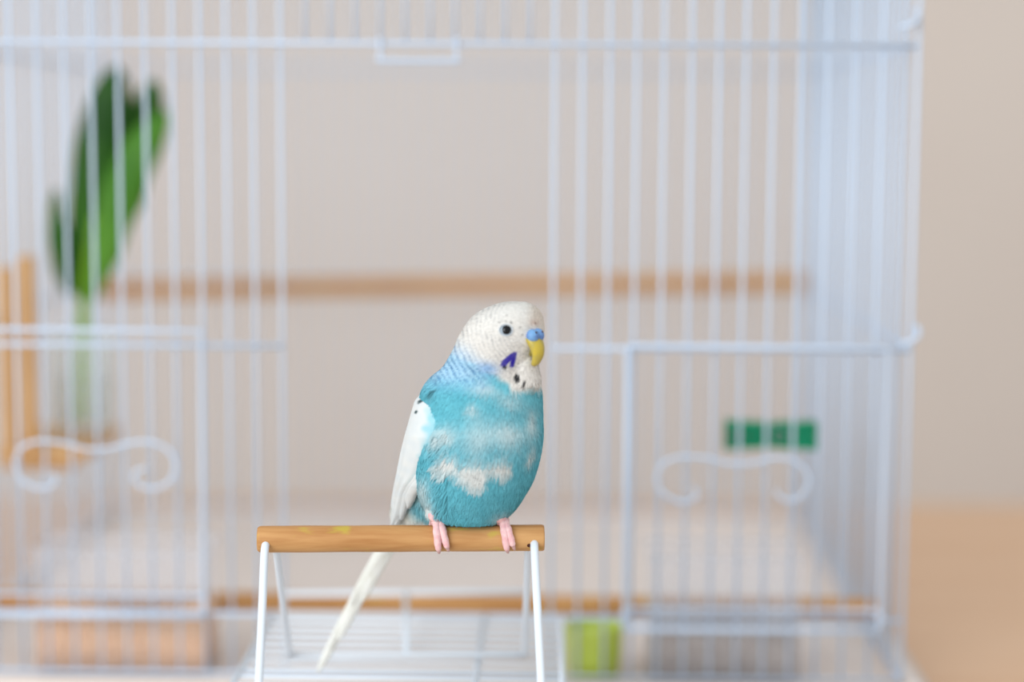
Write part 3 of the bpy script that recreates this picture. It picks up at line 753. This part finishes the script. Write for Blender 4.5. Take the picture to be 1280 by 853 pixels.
# --- cere and beak
fwd = Vector((.80, -.60, 0)).normalized(); lat = Vector((.60, .80, 0)); up = Vector((0, 0, 1))
cc = P(669, 420.5, -.0155)
v, f = merge([uv_ball(cc - lat * .0019 + up * .0002, fwd * .0029, lat * .0029, up * .0031), uv_ball(cc + lat * .0019 + up * .0002, fwd * .0029, lat * .0029, up * .0031)])
ce = pyd('cere', v, f, M['cere'], bird)
for s in (-1, 1):
    q = cc + lat * (.0019 * s) + fwd * .0021 + up * .0019 - lat * (.0003 if s < 0 else -.0003)
    v, f = uv_ball(q, fwd * .0006, lat * .00062, up * .0005, 10, 8); o = pyd('nostril', v, f, M['nostril'], ce)
bpath = [cc + Vector((0, 0, -.0008)) - fwd * .0015, cc + fwd * .0002 + up * -.0030, cc + fwd * .0013 + up * -.0058, cc + fwd * .0015 + up * -.0088, cc + fwd * .0004 + up * -.0118, cc - fwd * .0006 + up * -.0134]
bp2 = smooth_path(bpath, 5); k = len(bp2); vs = []; fs = []
for i, p in enumerate(bp2):
    s = i / (k - 1); hw_ = .0046 * (1 - .80 * s ** 1.8) * (1 if s < .86 else math.sqrt(max(.03, (1 - s) / .14))); hd = .0036 * (1 - .62 * s) * (1 if s < .86 else math.sqrt(max(.03, (1 - s) / .14)))
    for j in range(20):
        a = 2 * math.pi * j / 20; vs.append(p + lat * (hw_ * math.cos(a)) + fwd * (hd * math.sin(a)))
for i in range(k - 1):
    for j in range(20): fs.append((i * 20 + j, i * 20 + (j + 1) % 20, (i + 1) * 20 + (j + 1) % 20, (i + 1) * 20 + j))
fs.append(tuple(reversed(range(20)))); fs.append(tuple(range((k - 1) * 20, k * 20)))
pyd('beak', vs, fs, M['beak'], bird)
# lower mandible
v, f = uv_ball(cc - fwd * .0030 + up * -.0066, fwd * .0018, lat * .0022, up * .0030); pyd('lower_beak', v, f, M['beak'], bird)

# --- legs and feet: two toes over the front of the dowel, two behind
def on_perch(px, ang, rad):
    """point round the dowel: ang 0 = top, positive to the front"""
    X = P(px, 672, -.004).x; tt = (X - pl.x) / ax.x; c = pl + ax * tt
    return c + Vector((0, -math.sin(ang) * rad, math.cos(ang) * rad))
def foot(legpx, toes, back):
    rt = .0019
    k0 = P(legpx[0], legpx[1], -.001); kn = on_perch(legpx[2], 0.25, RP + .0030)
    lg = tube('leg', smooth_path([k0, k0.lerp(kn, .5) + Vector((0, -.0008, 0)), kn, on_perch(legpx[2], .45, RP + .0018)]), [.0026] * 7 + [.0024] * 6 + [.0023] * 6, M['pink'], bird, 12)
    for (p0, p1, a1) in toes + back:
        sg = 1 if a1 > 0 else -1
        ph = []; rr = []
        for i in range(15):
            s = i / 14; ang = sg * .15 + (a1 - sg * .15) * s
            ph.append(on_perch(p0 + (p1 - p0) * s, ang, RP + rt * (1.0 - .25 * s) + .00025 * math.sin(s * 15)))
            rr.append(rt * (1.08 - .30 * s) * (1 + .07 * math.sin(s * 19)))
        rr[-1] *= .7
        o = tube('toe', ph, rr, M['pink'], lg, 10)
        e = ph[-1]; d = (ph[-1] - ph[-3]).normalized(); inw = (on_perch(p1, a1, 0) - e).normalized()
        o = tube('claw', [e - d * .0004, e + d * .0011 + inw * .0001, e + d * .0022 + inw * .0007, e + d * .0030 + inw * .0016], [.0010, .0008, .0005, .0001], M['claw'], lg, 8)
foot((541, 642, 545), [(545, 548.5, 2.15), (549, 559.5, 1.95)], [(541, 536, -2.0), (549, 552, -1.9)])
foot((617, 642, 627), [(628, 634, 2.15), (630, 641.5, 1.85)], [(622, 617, -2.0), (630, 633, -1.9)])
